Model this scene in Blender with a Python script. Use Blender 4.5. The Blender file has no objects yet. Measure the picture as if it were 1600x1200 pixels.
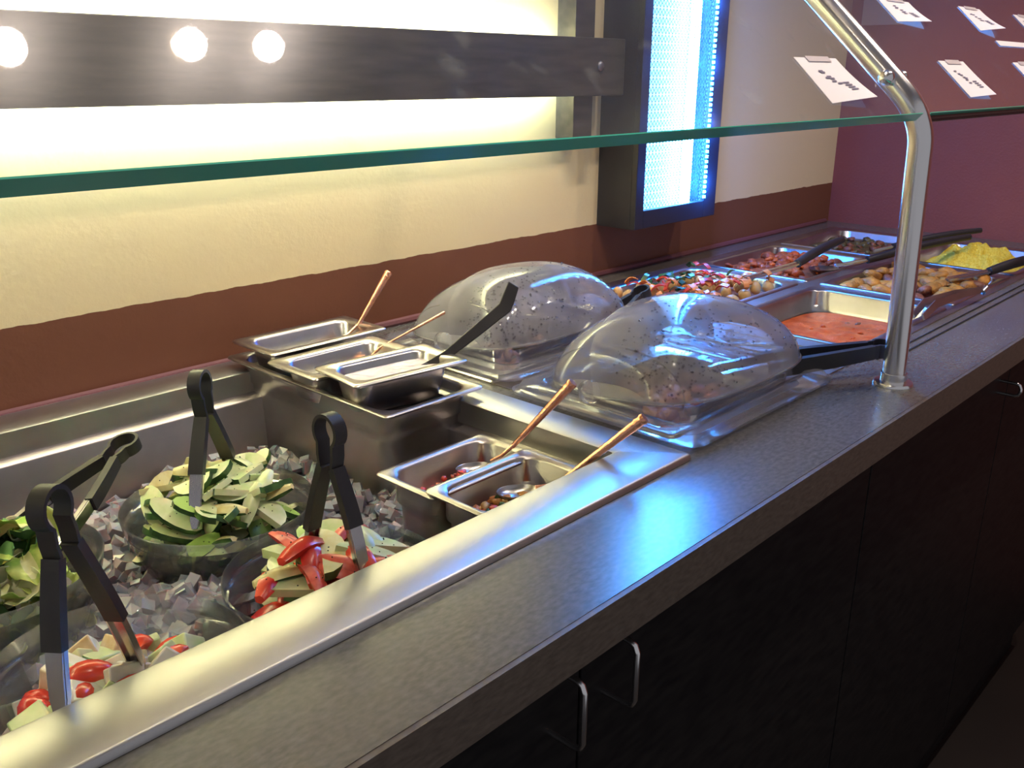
import bpy, bmesh, math, random
from mathutils import Vector, Matrix, Euler, noise
S = bpy.context.scene
COL = S.collection
rnd = random.Random(7)
PI = math.pi
# ------------------------------------------------------------ camera (z = 0 is the counter top)
cam = bpy.data.cameras.new('camera'); cam.sensor_width = 36; cam.lens = 32.72; cam.clip_start = 0.01
co = bpy.data.objects.new('camera', cam); COL.objects.link(co)
yaw, pit, rol = map(math.radians, (42.911, 18.602, -0.414))
fw = Vector((math.cos(yaw)*math.cos(pit), math.sin(yaw)*math.cos(pit), -math.sin(pit)))
rt = Vector((math.sin(yaw), -math.cos(yaw), 0)); dn = fw.cross(rt)
r2 = rt*math.cos(rol) + dn*math.sin(rol); d2 = dn*math.cos(rol) - rt*math.sin(rol)
mw = Matrix((( r2.x, -d2.x, -fw.x, 0), (r2.y, -d2.y, -fw.y, 0), (r2.z, -d2.z, -fw.z, .386), (0, 0, 0, 1)))
co.matrix_world = mw
S.camera = co
S.cycles.transparent_max_bounces = 32
# ------------------------------------------------------------ world, exposure, large lights
w = bpy.data.worlds.new('world'); S.world = w; w.use_nodes = True
bg = w.node_tree.nodes['Background']; bg.inputs[0].default_value = (.56, .56, .61, 1); bg.inputs[1].default_value = .30
S.view_settings.view_transform = 'Standard'; S.view_settings.look = 'None'
S.view_settings.exposure = 0.9; S.view_settings.gamma = 1.0; S.view_settings.use_curve_mapping = False
LAMP_W = 7.5          # each ceiling spot
STRIP_W = 9.0         # white strip behind the plank
BLUE_W = 1.3          # blue strip in the light box
BOX_E = .8
def light(name, kind, loc, energy, color, rot=(0, 0, 0), size=None, size_y=None, spot=None, radius=None):
    l = bpy.data.lights.new(name, kind); l.energy = energy; l.color = color
    if kind == 'AREA':
        l.shape = 'RECTANGLE'; l.size = size; l.size_y = size_y
    if spot: l.spot_size = spot; l.spot_blend = .8
    if radius is not None: l.shadow_soft_size = radius
    o = bpy.data.objects.new(name, l); o.location = loc; o.rotation_euler = rot; COL.objects.link(o)
    return o
LAMPS = [(-.30, .30), (.53, .57), (.81, .58), (.955, .58), (1.55, .12), (2.1, .12)]  # last two are unseen, added to brighten the right side
# ------------------------------------------------------------ materials
def mat(name, col, rough=.5, metal=0., spec=.5, bump=None, var=None, emit=None, coat=0., sss=0., aniso=0.):
    m = bpy.data.materials.new(name); m.use_nodes = True; nt = m.node_tree; n = nt.nodes; b = n['Principled BSDF']
    b.inputs['Base Color'].default_value = (*col, 1); b.inputs['Roughness'].default_value = rough
    b.inputs['Metallic'].default_value = metal; b.inputs['Specular IOR Level'].default_value = spec
    b.inputs['Coat Weight'].default_value = coat; b.inputs['Coat Roughness'].default_value = .08
    if sss:
        b.inputs['Subsurface Weight'].default_value = sss; b.inputs['Subsurface Scale'].default_value = .004
    if emit: b.inputs['Emission Color'].default_value = (*emit[0], 1); b.inputs['Emission Strength'].default_value = emit[1]
    tc = n.new('ShaderNodeTexCoord')
    if var:      # (col2, scale, detail, lo, hi, stretch)
        c2, sc, det, lo, hi = var[:5]; st = var[5] if len(var) > 5 else (1, 1, 1)
        mp = n.new('ShaderNodeMapping'); mp.inputs['Scale'].default_value = st
        nt.links.new(tc.outputs['Object'], mp.inputs[0])
        no = n.new('ShaderNodeTexNoise'); no.inputs['Scale'].default_value = sc; no.inputs['Detail'].default_value = det
        nt.links.new(mp.outputs[0], no.inputs['Vector'])
        r = n.new('ShaderNodeValToRGB'); r.color_ramp.elements[0].position = lo; r.color_ramp.elements[1].position = hi
        r.color_ramp.elements[0].color = (*col, 1); r.color_ramp.elements[1].color = (*c2, 1)
        nt.links.new(no.outputs[0], r.inputs[0]); nt.links.new(r.outputs[0], b.inputs['Base Color'])
        m['ramp'] = r.name
    if bump:     # (scale, strength, distance, stretch)
        sc, stg, dist = bump[:3]; st = bump[3] if len(bump) > 3 else (1, 1, 1)
        mp = n.new('ShaderNodeMapping'); mp.inputs['Scale'].default_value = st
        nt.links.new(tc.outputs['Object'], mp.inputs[0])
        no = n.new('ShaderNodeTexNoise'); no.inputs['Scale'].default_value = sc; no.inputs['Detail'].default_value = 3
        nt.links.new(mp.outputs[0], no.inputs['Vector'])
        bp = n.new('ShaderNodeBump'); bp.inputs['Strength'].default_value = stg; bp.inputs['Distance'].default_value = dist
        nt.links.new(no.outputs[0], bp.inputs['Height']); nt.links.new(bp.outputs[0], b.inputs['Normal'])
    return m
def clear(name, tint, fres_ior=1.45, haze=0., haze_col=(.8, .8, .8), rough=.03, spots=None, ref=1., bump=None, smear=0.):
    """thin clear sheet: transparent + fresnel gloss + a share of milky scatter"""
    m = bpy.data.materials.new(name); m.use_nodes = True; nt = m.node_tree; n = nt.nodes; L = nt.links
    n.remove(n['Principled BSDF']); out = n['Material Output']
    tr = n.new('ShaderNodeBsdfTransparent'); tr.inputs[0].default_value = (*tint, 1)
    gl = n.new('ShaderNodeBsdfGlossy'); gl.inputs['Roughness'].default_value = rough
    fr = n.new('ShaderNodeFresnel'); fr.inputs[0].default_value = fres_ior
    mx = n.new('ShaderNodeMixShader')
    mu = n.new('ShaderNodeMath'); mu.operation = 'MULTIPLY'; mu.inputs[1].default_value = ref
    L.new(fr.outputs[0], mu.inputs[0]); L.new(mu.outputs[0], mx.inputs[0])
    df = n.new('ShaderNodeBsdfDiffuse'); df.inputs[0].default_value = (*haze_col, 1)
    tl = n.new('ShaderNodeBsdfTranslucent'); tl.inputs[0].default_value = (*haze_col, 1)
    m0 = n.new('ShaderNodeMixShader'); m0.inputs[0].default_value = .5; L.new(df.outputs[0], m0.inputs[1]); L.new(tl.outputs[0], m0.inputs[2])
    mh = n.new('ShaderNodeMixShader'); mh.inputs[0].default_value = haze
    L.new(tr.outputs[0], mh.inputs[1]); L.new(m0.outputs[0], mh.inputs[2])
    if spots:   # (scale, lo, hi, amount)
        tc = n.new('ShaderNodeTexCoord'); no = n.new('ShaderNodeTexNoise'); no.inputs['Scale'].default_value = spots[0]; no.inputs['Detail'].default_value = 6
        L.new(tc.outputs['Object'], no.inputs['Vector'])
        mr = n.new('ShaderNodeMapRange'); mr.inputs[1].default_value = spots[1]; mr.inputs[2].default_value = spots[2]
        mr.inputs[3].default_value = haze; mr.inputs[4].default_value = haze + spots[3]
        L.new(no.outputs[0], mr.inputs[0]); L.new(mr.outputs[0], mh.inputs[0])
    g2 = n.new('ShaderNodeBsdfGlossy'); g2.inputs['Roughness'].default_value = rough+.22; mg = n.new('ShaderNodeMixShader'); mg.inputs[0].default_value = smear
    L.new(gl.outputs[0], mg.inputs[1]); L.new(g2.outputs[0], mg.inputs[2])
    L.new(mh.outputs[0], mx.inputs[1]); L.new(mg.outputs[0], mx.inputs[2]); L.new(mx.outputs[0], out.inputs[0])
    if bump:
        tc = n.new('ShaderNodeTexCoord'); no = n.new('ShaderNodeTexNoise'); no.inputs['Scale'].default_value = bump[0]
        L.new(tc.outputs['Object'], no.inputs['Vector'])
        bp = n.new('ShaderNodeBump'); bp.inputs['Strength'].default_value = bump[1]; bp.inputs['Distance'].default_value = bump[2]
        L.new(no.outputs[0], bp.inputs['Height']); L.new(bp.outputs[0], gl.inputs['Normal'])
    return m
M = {}
M['steel'] = mat('brushed steel', (.52, .51, .50), .38, 1., bump=(60, .10, .001, (1, 30, 1)), var=((.46, .45, .44), 14, 3, .3, .7))
M['steel_dull'] = mat('worn steel', (.50, .45, .43), .36, 1., bump=(40, .12, .001, (1, 1, 12)), var=((.34, .31, .29), 9, 4, .35, .7))
M['pan'] = mat('pan steel', (.55, .52, .51), .28, 1., bump=(90, .06, .001), var=((.46, .43, .41), 20, 3, .35, .7))
M['chrome'] = mat('polished steel', (.80, .78, .77), .20, 1.)
M['tong_steel'] = mat('tong steel', (.50, .47, .47), .22, 1.)
M['vinyl'] = mat('black vinyl', (.022, .019, .020), .42, bump=(300, .15, .0005))
M['copper'] = mat('hammered copper', (.92, .46, .30), .26, 1., bump=(260, .25, .001), var=((.74, .32, .20), 90, 3, .4, .7))
M['laminate'] = mat('grey laminate', (.085, .080, .074), .23, 0, .75, bump=(240, .10, .0003, (1, 2.2, 1)), var=((.150, .142, .128), 120, 4, .3, .75, (1, 2, 1)))
M['edge_band'] = mat('taupe edge band', (.090, .070, .055), .42, 0, .4, bump=(200, .2, .0004, (1, 1, 4)), var=((.14, .112, .088), 90, 3, .3, .7, (1, 1, 3)))
M['cabinet'] = mat('black laminate', (.009, .008, .009), .5, 0, .12, var=((.020, .018, .017), 30, 3, .3, .7, (1, 1, 4)))
M['cab_edge'] = mat('door edge', (.09, .07, .06), .5)
M['dark_wood'] = mat('dark wood', (.036, .031, .026), .30, 0, .5, bump=(18, .25, .001, (1, 8, 8)), var=((.085, .072, .058), 9, 5, .3, .75, (1, 7, 7)))
M['box_paint'] = mat('black painted wood', (.020, .018, .022), .42, 0, .5, bump=(30, .15, .001))
M['mesh_metal'] = mat('dark grille metal', (.02, .025, .035), .5, .6)
M['far_wall'] = mat('maroon wall', (.33, .088, .058), .75, bump=(170, .5, .0012), var=((.28, .072, .048), 3, 3, .3, .7))
M['floor'] = mat('dark brown floor', (.010, .007, .006), .55, var=((.016, .011, .009), 5, 4, .3, .7))
M['ceiling'] = mat('ceiling', (.20, .17, .15), .8)
M['bead'] = mat('maroon sealant', (.16, .055, .060), .5)
M['cream'] = mat('cream board', (.80, .66, .38), .7)
M['knob'] = mat('knob plastic', (.75, .74, .76), .15, 0, .6)
M['paper'] = mat('paper', (.80, .76, .76), .8)
M['ink'] = mat('ink', (.16, .14, .20), .8)
M['tape'] = mat('tape', (.62, .56, .56), .3)
M['glass_edge'] = mat('green glass edge', (.03, .34, .23), .12, 0, .8, emit=None, var=((.06, .50, .34), 3, 2, .35, .7))
M['glass'] = clear('sneeze guard glass', (.93, .97, .955), 1.5, .035, (.75, .78, .78), .02, spots=(26, .60, .74, .12), ref=.8, smear=.35)
M['bowl'] = clear('bowl plastic', (.95, .95, .96), 1.48, .10, (.85, .85, .90), .06, ref=.9)
M['tray'] = clear('frame plastic', (.95, .94, .95), 1.5, .24, (.78, .77, .82), .08, ref=.9)
M['dome'] = clear('steamed plastic', (.90, .89, .90), 1.48, .36, (.74, .72, .79), .08, spots=(14, .35, .75, .10), ref=.9)
M['drop'] = clear('water', (.8, .8, .82), 1.33, .0, (.7, .7, .75), .02, ref=2.)
M['ice'] = mat('ice', (.30, .29, .335), .22, 0, .5, sss=.5)
M['ice'].node_tree.nodes['Principled BSDF'].inputs['Subsurface Scale'].default_value = .02
M['led_white'] = mat('led white', (.9, .95, .9), .5, emit=((.86, 1., .90), 14))
M['led_blue'] = mat('led blue', (.1, .5, 1.), .5, emit=((.02, .30, 1.), 110))
M['tube_glow'] = mat('blue white tube', (.3, .6, 1.), .5, emit=((.070, .36, 1.), 70))
M['light_panel'] = mat('lit panel', (.6, .85, .95), .5, emit=((.36, .80, 1.), BOX_E))
M['bulb'] = mat('bulb', (1, .9, .7), .5, emit=((1., .80, .55), 60))
M['trim_metal'] = mat('lamp trim', (.35, .33, .33), .4, 1.)
M['hot_black'] = mat('lampless', (.01, .01, .01), .5)
# foods
M['cuke_flesh'] = mat('cucumber flesh', (.50, .58, .26), .30, 0, .5, var=((.66, .66, .42), 60, 3, .35, .7), sss=.2)
M['cuke_ring'] = mat('cucumber rim flesh', (.30, .46, .10), .3, 0, .5)
M['cuke_skin'] = mat('cucumber skin', (.022, .065, .016), .28, 0, .5, var=((.07, .15, .03), 70, 2, .4, .7))
M['cuke_toast'] = mat('seasoned cucumber', (.55, .44, .16), .4, 0, .5, var=((.62, .56, .28), 90, 3, .35, .65))
M['tomato'] = mat('tomato skin', (.62, .035, .022), .22, 0, .5, var=((.74, .09, .03), 40, 3, .4, .7), sss=.15)
M['tomato_in'] = mat('tomato flesh', (.70, .13, .085), .3, 0, .5, var=((.55, .06, .04), 120, 3, .35, .65), sss=.2)
M['pepper_speck'] = mat('pepper', (.012, .010, .008), .6)
M['onion'] = mat('pale cube', (.62, .56, .46), .35, 0, .5, var=((.72, .68, .62), 80, 3, .35, .7), sss=.2)
M['tofu_brown'] = mat('browned cube', (.56, .38, .18), .4, 0, .5, var=((.70, .60, .44), 70, 4, .35, .7), sss=.15)
M['herb'] = mat('herb', (.045, .12, .03), .45)
M['leaf'] = mat('lettuce', (.20, .36, .045), .42, 0, .4, var=((.52, .58, .16), 45, 3, .35, .62), sss=.1)
M['leaf_pale'] = mat('pale lettuce', (.55, .55, .20), .42, 0, .4, var=((.74, .72, .46), 35, 3, .35, .65), sss=.1)
M['leaf_dark'] = mat('dark lettuce', (.05, .14, .04), .42, 0, .4, var=((.11, .24, .06), 35, 3, .35, .65))
M['carrot'] = mat('carrot', (.62, .20, .05), .35)
M['curry'] = mat('orange curry', (.46, .065, .012), .35, 0, .3, bump=(240, .5, .002), var=((.60, .13, .03), 55, 6, .35, .65))
M['masala'] = mat('brown curry', (.25, .050, .018), .4, 0, .3, bump=(200, .5, .002), var=((.40, .10, .035), 50, 6, .35, .65))
M['green_curry'] = mat('dark green curry', (.055, .045, .016), .3, 0, .5, bump=(200, .5, .002), var=((.12, .09, .03), 50, 6, .35, .65))
M['rice'] = mat('yellow rice', (.72, .50, .02), .5, 0, .4, bump=(420, 1., .003), var=((.86, .68, .10), 240, 4, .35, .65))
M['pakora'] = mat('golden fritter', (.60, .25, .035), .45, 0, .4, bump=(260, .6, .003), var=((.26, .10, .025), 60, 5, .35, .7))
M['meat'] = mat('brown meat', (.26, .085, .038), .35, 0, .5, bump=(240, .6, .003), var=((.10, .03, .015), 60, 5, .35, .7))
M['potato'] = mat('potato', (.58, .30, .09), .35, 0, .5, bump=(120, .3, .002), var=((.66, .42, .18), 60, 4, .35, .7))
M['red_bit'] = mat('red pepper', (.55, .05, .03), .3, 0, .5)
M['relish'] = mat('tomato relish', (.46, .075, .035), .25, 0, .5, bump=(200, .5, .002), var=((.62, .16, .07), 120, 4, .35, .65))
M['sauce_green'] = mat('green chutney', (.055, .060, .020), .12, 0, .5, bump=(60, .1, .001), var=((.09, .09, .03), 40, 4, .3, .7))
M['sauce_brown'] = mat('brown chutney', (.05, .035, .025), .12, 0, .5)
M['yogurt'] = mat('yogurt', (.56, .46, .46), .22, 0, .5, bump=(45, .5, .004), var=((.66, .60, .60), 40, 4, .35, .65))
# wall paint: cream above a hand-cut line, brown below; orange-peel relief
def wall_material():
    m = mat('two tone wall', (.5, .4, .2), .62, 0, .35, bump=(130, .30, .0012)); nt = m.node_tree; n = nt.nodes; L = nt.links; b = n['Principled BSDF']
    g = n.new('ShaderNodeNewGeometry'); sx = n.new('ShaderNodeSeparateXYZ'); L.new(g.outputs['Position'], sx.inputs[0])
    no = n.new('ShaderNodeTexNoise'); no.inputs['Scale'].default_value = 30; no.inputs['Detail'].default_value = 5; L.new(g.outputs['Position'], no.inputs['Vector'])
    ad = n.new('ShaderNodeMath'); ad.operation = 'MULTIPLY_ADD'; ad.inputs[1].default_value = .006; L.new(no.outputs[0], ad.inputs[0]); L.new(sx.outputs['Z'], ad.inputs[2])
    gt = n.new('ShaderNodeMath'); gt.operation = 'GREATER_THAN'; gt.inputs[1].default_value = .107; L.new(ad.outputs[0], gt.inputs[0])
    mx = n.new('ShaderNodeMix'); mx.data_type = 'RGBA'; mx.inputs[6].default_value = (.19, .070, .036, 1); mx.inputs[7].default_value = (.82, .66, .38, 1)
    L.new(gt.outputs[0], mx.inputs[0]); L.new(mx.outputs[2], b.inputs['Base Color'])
    return m
M['wall'] = wall_material()
# ------------------------------------------------------------ mesh helpers
class MB:
    def __init__(s): s.v = []; s.f = []; s.m = []
    def add(s, vs, fs, mi=0):
        b = len(s.v); s.v += [tuple(x) for x in vs]; s.f += [tuple(b+i for i in f) for f in fs]; s.m += [mi]*len(fs)
    def box(s, x0, x1, y0, y1, z0, z1, mi=0):
        s.add([(x0,y0,z0),(x1,y0,z0),(x1,y1,z0),(x0,y1,z0),(x0,y0,z1),(x1,y0,z1),(x1,y1,z1),(x0,y1,z1)],
              [(0,3,2,1),(4,5,6,7),(0,1,5,4),(1,2,6,5),(2,3,7,6),(3,0,4,7)], mi)
    def loft(s, rings, cap0=False, cap1=False, mi=0, closed=True):
        n = len(rings[0]); vs = [p for r in rings for p in r]; fs = []
        for k in range(len(rings)-1):
            for i in range(n if closed else n-1):
                j = (i+1) % n; fs.append((k*n+i, k*n+j, (k+1)*n+j, (k+1)*n+i))
        if cap0: fs.append(tuple(range(n-1, -1, -1)))
        if cap1: fs.append(tuple((len(rings)-1)*n+i for i in range(n)))
        s.add(vs, fs, mi)
    def tube(s, pts, rad, n=10, mi=0, caps=True):
        pts = [Vector(p) for p in pts]; rr = rad if isinstance(rad, (list, tuple)) else [rad]*len(pts)
        rings = []; up = None
        for i, p in enumerate(pts):
            t = (pts[min(i+1, len(pts)-1)] - pts[max(i-1, 0)]).normalized()
            if up is None:
                a = Vector((0, 0, 1)) if abs(t.z) < .9 else Vector((1, 0, 0)); up = t.cross(a).normalized()
            up = (up - t*up.dot(t)).normalized(); bi = t.cross(up)
            rings.append([p + (up*math.cos(2*PI*k/n) + bi*math.sin(2*PI*k/n))*rr[i] for k in range(n)])
        s.loft(rings, caps, caps, mi)
    def lathe(s, prof, n=32, c=(0, 0, 0), mi=0, cap0=False, cap1=False):
        s.loft([[(c[0]+r*math.cos(2*PI*k/n), c[1]+r*math.sin(2*PI*k/n), c[2]+z) for k in range(n)] for r, z in prof], cap0, cap1, mi)
    def ico(s, c, r, mi=0, sq=(1, 1, 1), jit=0., sub=1, rot=None):
        bm = bmesh.new(); bmesh.ops.create_icosphere(bm, subdivisions=sub, radius=1)
        vs = []
        for v in bm.verts:
            p = Vector((v.co.x*sq[0], v.co.y*sq[1], v.co.z*sq[2]))*r*(1+rnd.uniform(-jit, jit))
            if rot: p.rotate(rot)
            vs.append(p+Vector(c))
        s.add(vs, [tuple(x.index for x in f.verts) for f in bm.faces], mi); bm.free()
    def band(s, path, wdir, width, th, mi=0):
        """flat strip along path; wdir = width direction (const), th = thickness"""
        path = [Vector(p) for p in path]; wd = Vector(wdir).normalized(); rings = []
        for i, p in enumerate(path):
            t = (path[min(i+1, len(path)-1)] - path[max(i-1, 0)]).normalized(); nn = t.cross(wd).normalized()
            ww = width[i] if isinstance(width, (list, tuple)) else width
            h = wd*ww/2; q = nn*th/2
            rings.append([p-h-q, p-h+q, p+h+q, p+h-q])
        s.loft(rings, True, True, mi)
    def build(s, name, mats, parent=None, smooth=True, angle=40, bevel=0., loc=None):
        me = bpy.data.meshes.new(name); me.from_pydata(s.v, [], s.f)
        for x in (mats if isinstance(mats, (list, tuple)) else [mats]): me.materials.append(M[x] if isinstance(x, str) else x)
        for p, i in zip(me.polygons, s.m): p.material_index = i
        bm = bmesh.new(); bm.from_mesh(me); bmesh.ops.recalc_face_normals(bm, faces=bm.faces[:]); bm.to_mesh(me); bm.free()
        me.update()
        if smooth:
            for p in me.polygons: p.use_smooth = True
            me.set_sharp_from_angle(angle=math.radians(angle))
        o = bpy.data.objects.new(name, me); COL.objects.link(o)
        if loc: o.location = loc
        if parent: o.parent = parent
        if bevel:
            b = o.modifiers.new('bevel', 'BEVEL'); b.width = bevel; b.segments = 2; b.limit_method = 'ANGLE'; b.angle_limit = math.radians(35)
        return o
def tag(o, label=None, cat=None, group=None, kind=None):
    if label: o['label'] = label
    if cat: o['category'] = cat
    if group: o['group'] = group
    if kind: o['kind'] = kind
    return o
def thing(name, label, cat, loc=(0, 0, 0), rot=(0, 0, 0), group=None):
    o = bpy.data.objects.new(name, None); COL.objects.link(o); o.location = loc; o.rotation_euler = rot; o.empty_display_size = .02
    return tag(o, label, cat, group)
def rrect(hx, hy, r, z, cx=0, cy=0, k=6):
    r = min(r, hx*.98, hy*.98); out = []
    for q, (sx, sy) in enumerate(((1, 1), (-1, 1), (-1, -1), (1, -1))):
        for i in range(k+1):
            a = PI/2*q + PI/2*i/k
            out.append((cx+sx*(hx-r)+r*math.cos(a), cy+sy*(hy-r)+r*math.sin(a), z))
    return out
def struct(o): o['kind'] = 'structure'; return o
def B(name, m, x0, x1, y0, y1, z0, z1, parent=None, bevel=0.):
    b = MB(); b.box(x0, x1, y0, y1, z0, z1); return b.build(name, m, parent, smooth=False, bevel=bevel)
def plate(mb, X, Y, holes, z0, z1, mi=0):
    """slab over X x Y (lists of cuts made from holes) leaving the rectangular holes open"""
    xs = sorted(set([X[0], X[1]] + [h[0] for h in holes] + [h[1] for h in holes]))
    ys = sorted(set([Y[0], Y[1]] + [h[2] for h in holes] + [h[3] for h in holes]))
    solid = lambda i, j: 0 <= i < len(xs)-1 and 0 <= j < len(ys)-1 and not any(h[0]-1e-6 <= xs[i] and xs[i+1] <= h[1]+1e-6 and h[2]-1e-6 <= ys[j] and ys[j+1] <= h[3]+1e-6 for h in holes)
    idx = {}; vs = []; fs = []
    def V(i, j, t):
        if (i, j, t) not in idx: idx[(i, j, t)] = len(vs); vs.append((xs[i], ys[j], z1 if t else z0))
        return idx[(i, j, t)]
    for i in range(len(xs)-1):
        for j in range(len(ys)-1):
            if not solid(i, j): continue
            fs.append((V(i,j,1), V(i+1,j,1), V(i+1,j+1,1), V(i,j+1,1))); fs.append((V(i,j,0), V(i,j+1,0), V(i+1,j+1,0), V(i+1,j,0)))
            if not solid(i, j-1): fs.append((V(i,j,0), V(i+1,j,0), V(i+1,j,1), V(i,j,1)))
            if not solid(i, j+1): fs.append((V(i,j+1,0), V(i,j+1,1), V(i+1,j+1,1), V(i+1,j+1,0)))
            if not solid(i-1, j): fs.append((V(i,j,0), V(i,j,1), V(i,j+1,1), V(i,j+1,0)))
            if not solid(i+1, j): fs.append((V(i+1,j,0), V(i+1,j+1,0), V(i+1,j+1,1), V(i+1,j,1)))
    mb.add(vs, fs, mi)
# ============================================================ SETTING
YW = 1.1194; XF = 2.478; ZF = -.90; ZC = 1.40
b = MB(); b.box(-1.6, XF+.1, YW, YW+.1, ZF, ZC); struct(b.build('wall_back', 'wall', smooth=False))
b = MB(); b.box(XF, XF+.1, -1.6, YW, ZF, ZC); struct(b.build('wall_right', 'far_wall', smooth=False))
b = MB(); b.box(-1.6, XF+.1, -1.6, YW+.1, ZF-.1, ZF); struct(b.build('floor', 'floor', smooth=False))
b = MB(); b.box(-1.6, XF+.1, -.6, YW+.1, ZC, ZC+.1); struct(b.build('ceiling', 'ceiling', smooth=False))
b = MB(); b.tube([(-.6+.05*i, YW-.004, .004) for i in range(62)], .0065, 8); struct(b.build('trim_1', 'bead'))
# lamps in the ceiling
LL = ['leftmost recessed ceiling spotlight over the salad well', 'recessed ceiling spotlight above the round salad bowls', 'recessed ceiling spotlight above the deep steel pan',
      'recessed ceiling spotlight above the nearer plastic dome', 'added unseen ceiling spotlight that brightens the far hot pans', 'added unseen ceiling spotlight that brightens the maroon wall']
for i, (x, y) in enumerate(LAMPS):
    t = thing('ceiling_spotlight', LL[i], 'light', (x, y, ZC), group=None)
    m_ = MB(); m_.lathe([(.030, -.010), (.044, -.006), (.046, 0), (.030, 0), (.030, -.010)], 24); m_.build('trim_ring', 'box_paint', t)
    m_ = MB(); m_.ico((0, 0, -.004), (.019, .019, .019, .012, .016, .016)[i], sq=(1, 1, .6), sub=3); m_.build('bulb', 'bulb', t)
    light('spotlight', 'SPOT', (x, y, ZC-.03), LAMP_W*(1. if i < 4 else 1.6), (1., .84, .73), spot=math.radians(125), radius=.025)
# backlit plank with its post
t = thing('backlit_plank', 'long dark wooden plank mounted across the cream wall with white light glowing behind it', 'wall plank', (0, 1.06, .345))
b = MB(); b.box(-.9, 1.432, 0, .018, 0, .096); b.build('board', 'dark_wood', t, smooth=False, bevel=.0015)
b = MB(); b.ico((1.361, -.001, .050), .0085, sq=(1, .45, 1), sub=3); b.build('bolt', 'trim_metal', t)
b = MB(); b.box(-.9, 1.29, .022, .026, .030, .066); b.build('light_strip', 'led_white', t, smooth=False)
b = MB(); b.box(.33, .345, .0185, .055, .03, .07); b.build('bracket', 'dark_wood', t, smooth=False)
for x in (-.2,): light('plank_strip_light', 'AREA', (.2, 1.088, .393), STRIP_W*1.5, (.80, 1., .96), (math.radians(90), 0, 0), 2.1, .03)
tag(B('wall_post', 'dark_wood', 1.313, 1.366, 1.0785, YW, .272, ZC-.001, bevel=.001), 'narrow dark upright post behind the end of the wooden plank', 'post')
# light box
t = thing('wall_light_box', 'tall black framed light box on the wall with a mesh front and blue glow', 'wall light', (1.443, 1.041, .102))
D = YW-1.041; W_ = .283; H_ = 1.1; fr = .026; fb = .034
b = MB(); b.box(0, .014, 0, D, 0, H_); b.box(W_-.014, W_, 0, D, 0, H_); b.box(.014, W_-.014, 0, D, 0, .014); b.box(.014, W_-.014, 0, D, H_-.014, H_); b.build('case', 'box_paint', t, smooth=False)
b = MB(); b.box(0, fr, -.012, 0, 0, H_); b.box(W_-.046, W_, -.012, 0, 0, H_); b.box(fr, W_-.046, -.012, 0, 0, fb); b.box(fr, W_-.046, -.012, 0, H_-fb, H_); b.build('front_frame', 'box_paint', t, smooth=False, bevel=.001)
B('glowing_panel', 'light_panel', .016, W_-.016, D-.03, D-.026, .016, H_-.016, t)
b = MB()
for i in range(104): b.box(W_-.051, W_-.046, -.0155, -.0121, .04+i*.010, .04+i*.010+.005)
o = b.build('blue_diode_strip', 'led_blue', t, smooth=False)
B('light_tube', 'tube_glow', W_-.080, W_-.052, .018, .024, .02, H_-.02, t)
for k in range(9):
    light('blue_diode_light', 'POINT', (1.443+W_-.046, 1.008, .17+k*.115), BLUE_W*.65, (.02, .17, 1.), radius=.007)
b = MB(); px, pz = .0108, .0150; x0, x1 = fr-.003, W_-.043; nx = int((x1-x0)/px); nz = int((H_-2*fb)/pz)
for i in range(nx+1):
    for j in range(nz+1):
        cx = x0+i*px+px/2; cz = fb+j*pz+pz/2
        P = [(cx-px/2, cz), (cx-px*.17, cz+pz*.36), (cx, cz+pz/2), (cx+px*.17, cz+pz*.36), (cx+px/2, cz), (cx+px*.17, cz-pz*.36), (cx, cz-pz/2), (cx-px*.17, cz-pz*.36)]
        Q = [(cx+(x-cx)*.60, cz+(z-cz)*.63) for x, z in P]
        vs = [(min(x, x1), -.002, z) for x, z in P]+[(min(x, x1), -.002, z) for x, z in Q]
        b.add(vs, [(k, (k+1) % 8, 8+(k+1) % 8, 8+k) for k in range(8)])
b.build('wire_grille', 'mesh_metal', t, smooth=False)['kind'] = 'stuff'
# cream board on the far wall
tag(B('cream_patch', 'cream', XF-.012, XF, .985, 1.085, .502, .85), 'small cream board high on the maroon wall beside the corner', 'board')  # cream area of the far wall, added as a thin slab
# ============================================================ COUNTER
WX0, WX1, WY0, WY1 = -.75, .79, .475, 1.112
HX0, HX1, HY0, HY1 = .82, 2.38, .50, 1.06
t = thing('buffet_counter', 'long grey laminate counter top with a taupe front edge', 'counter', (0, 0, 0))
b = MB(); plate(b, (-1.2, XF), (.372, YW), [(WX0+.03, WX1-.03, WY0+.03, WY1-.01), (HX0+.015, HX1-.015, HY0+.015, HY1-.015)], -.040, 0)
b.build('counter_top', 'laminate', t, smooth=False)
B('edge_band', 'edge_band', -1.2, XF, .367, .372, -.041, -.0005, t)
# cabinets
def cabinet(x0, x1, label, doors):
    t = thing('base_cabinet', label, 'cabinet', (x0, .41, ZF))
    w_ = x1-x0; hgt = -.0405-ZF
    b = MB(); b.box(.001, w_-.001, .012, YW-.41-.002, .001, .60); b.box(.001, w_-.001, .012, .030, .60, hgt); b.build('body', 'cabinet', t, smooth=False)
    for (a, c, hx) in doors:
        d = B('door', 'cabinet', a-x0+.0015, c-x0-.0015, -.008, .0115, .09, hgt-.004, t, bevel=.001)
        if hx is not None:
            zt, zb = hx[1]-ZF, hx[2]-ZF; x = hx[0]-x0; r = .008; yb = -.040
            pts = [(x, -.008, zt), (x, yb+r, zt), (x, yb+r*.3, zt-r*.3), (x, yb, zt-r), (x, yb, zb+r), (x, yb+r*.3, zb+r*.3), (x, yb+r, zb), (x, -.008, zb)]
            h = MB(); h.tube(pts, .0028, 10); h.build('handle', 'chrome', d)
    B('gap_edge', 'cab_edge', w_-.0018, w_-.0002, -.006, .010, .09, hgt-.004, t)  # paler strip set in the gap beside the door
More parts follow.
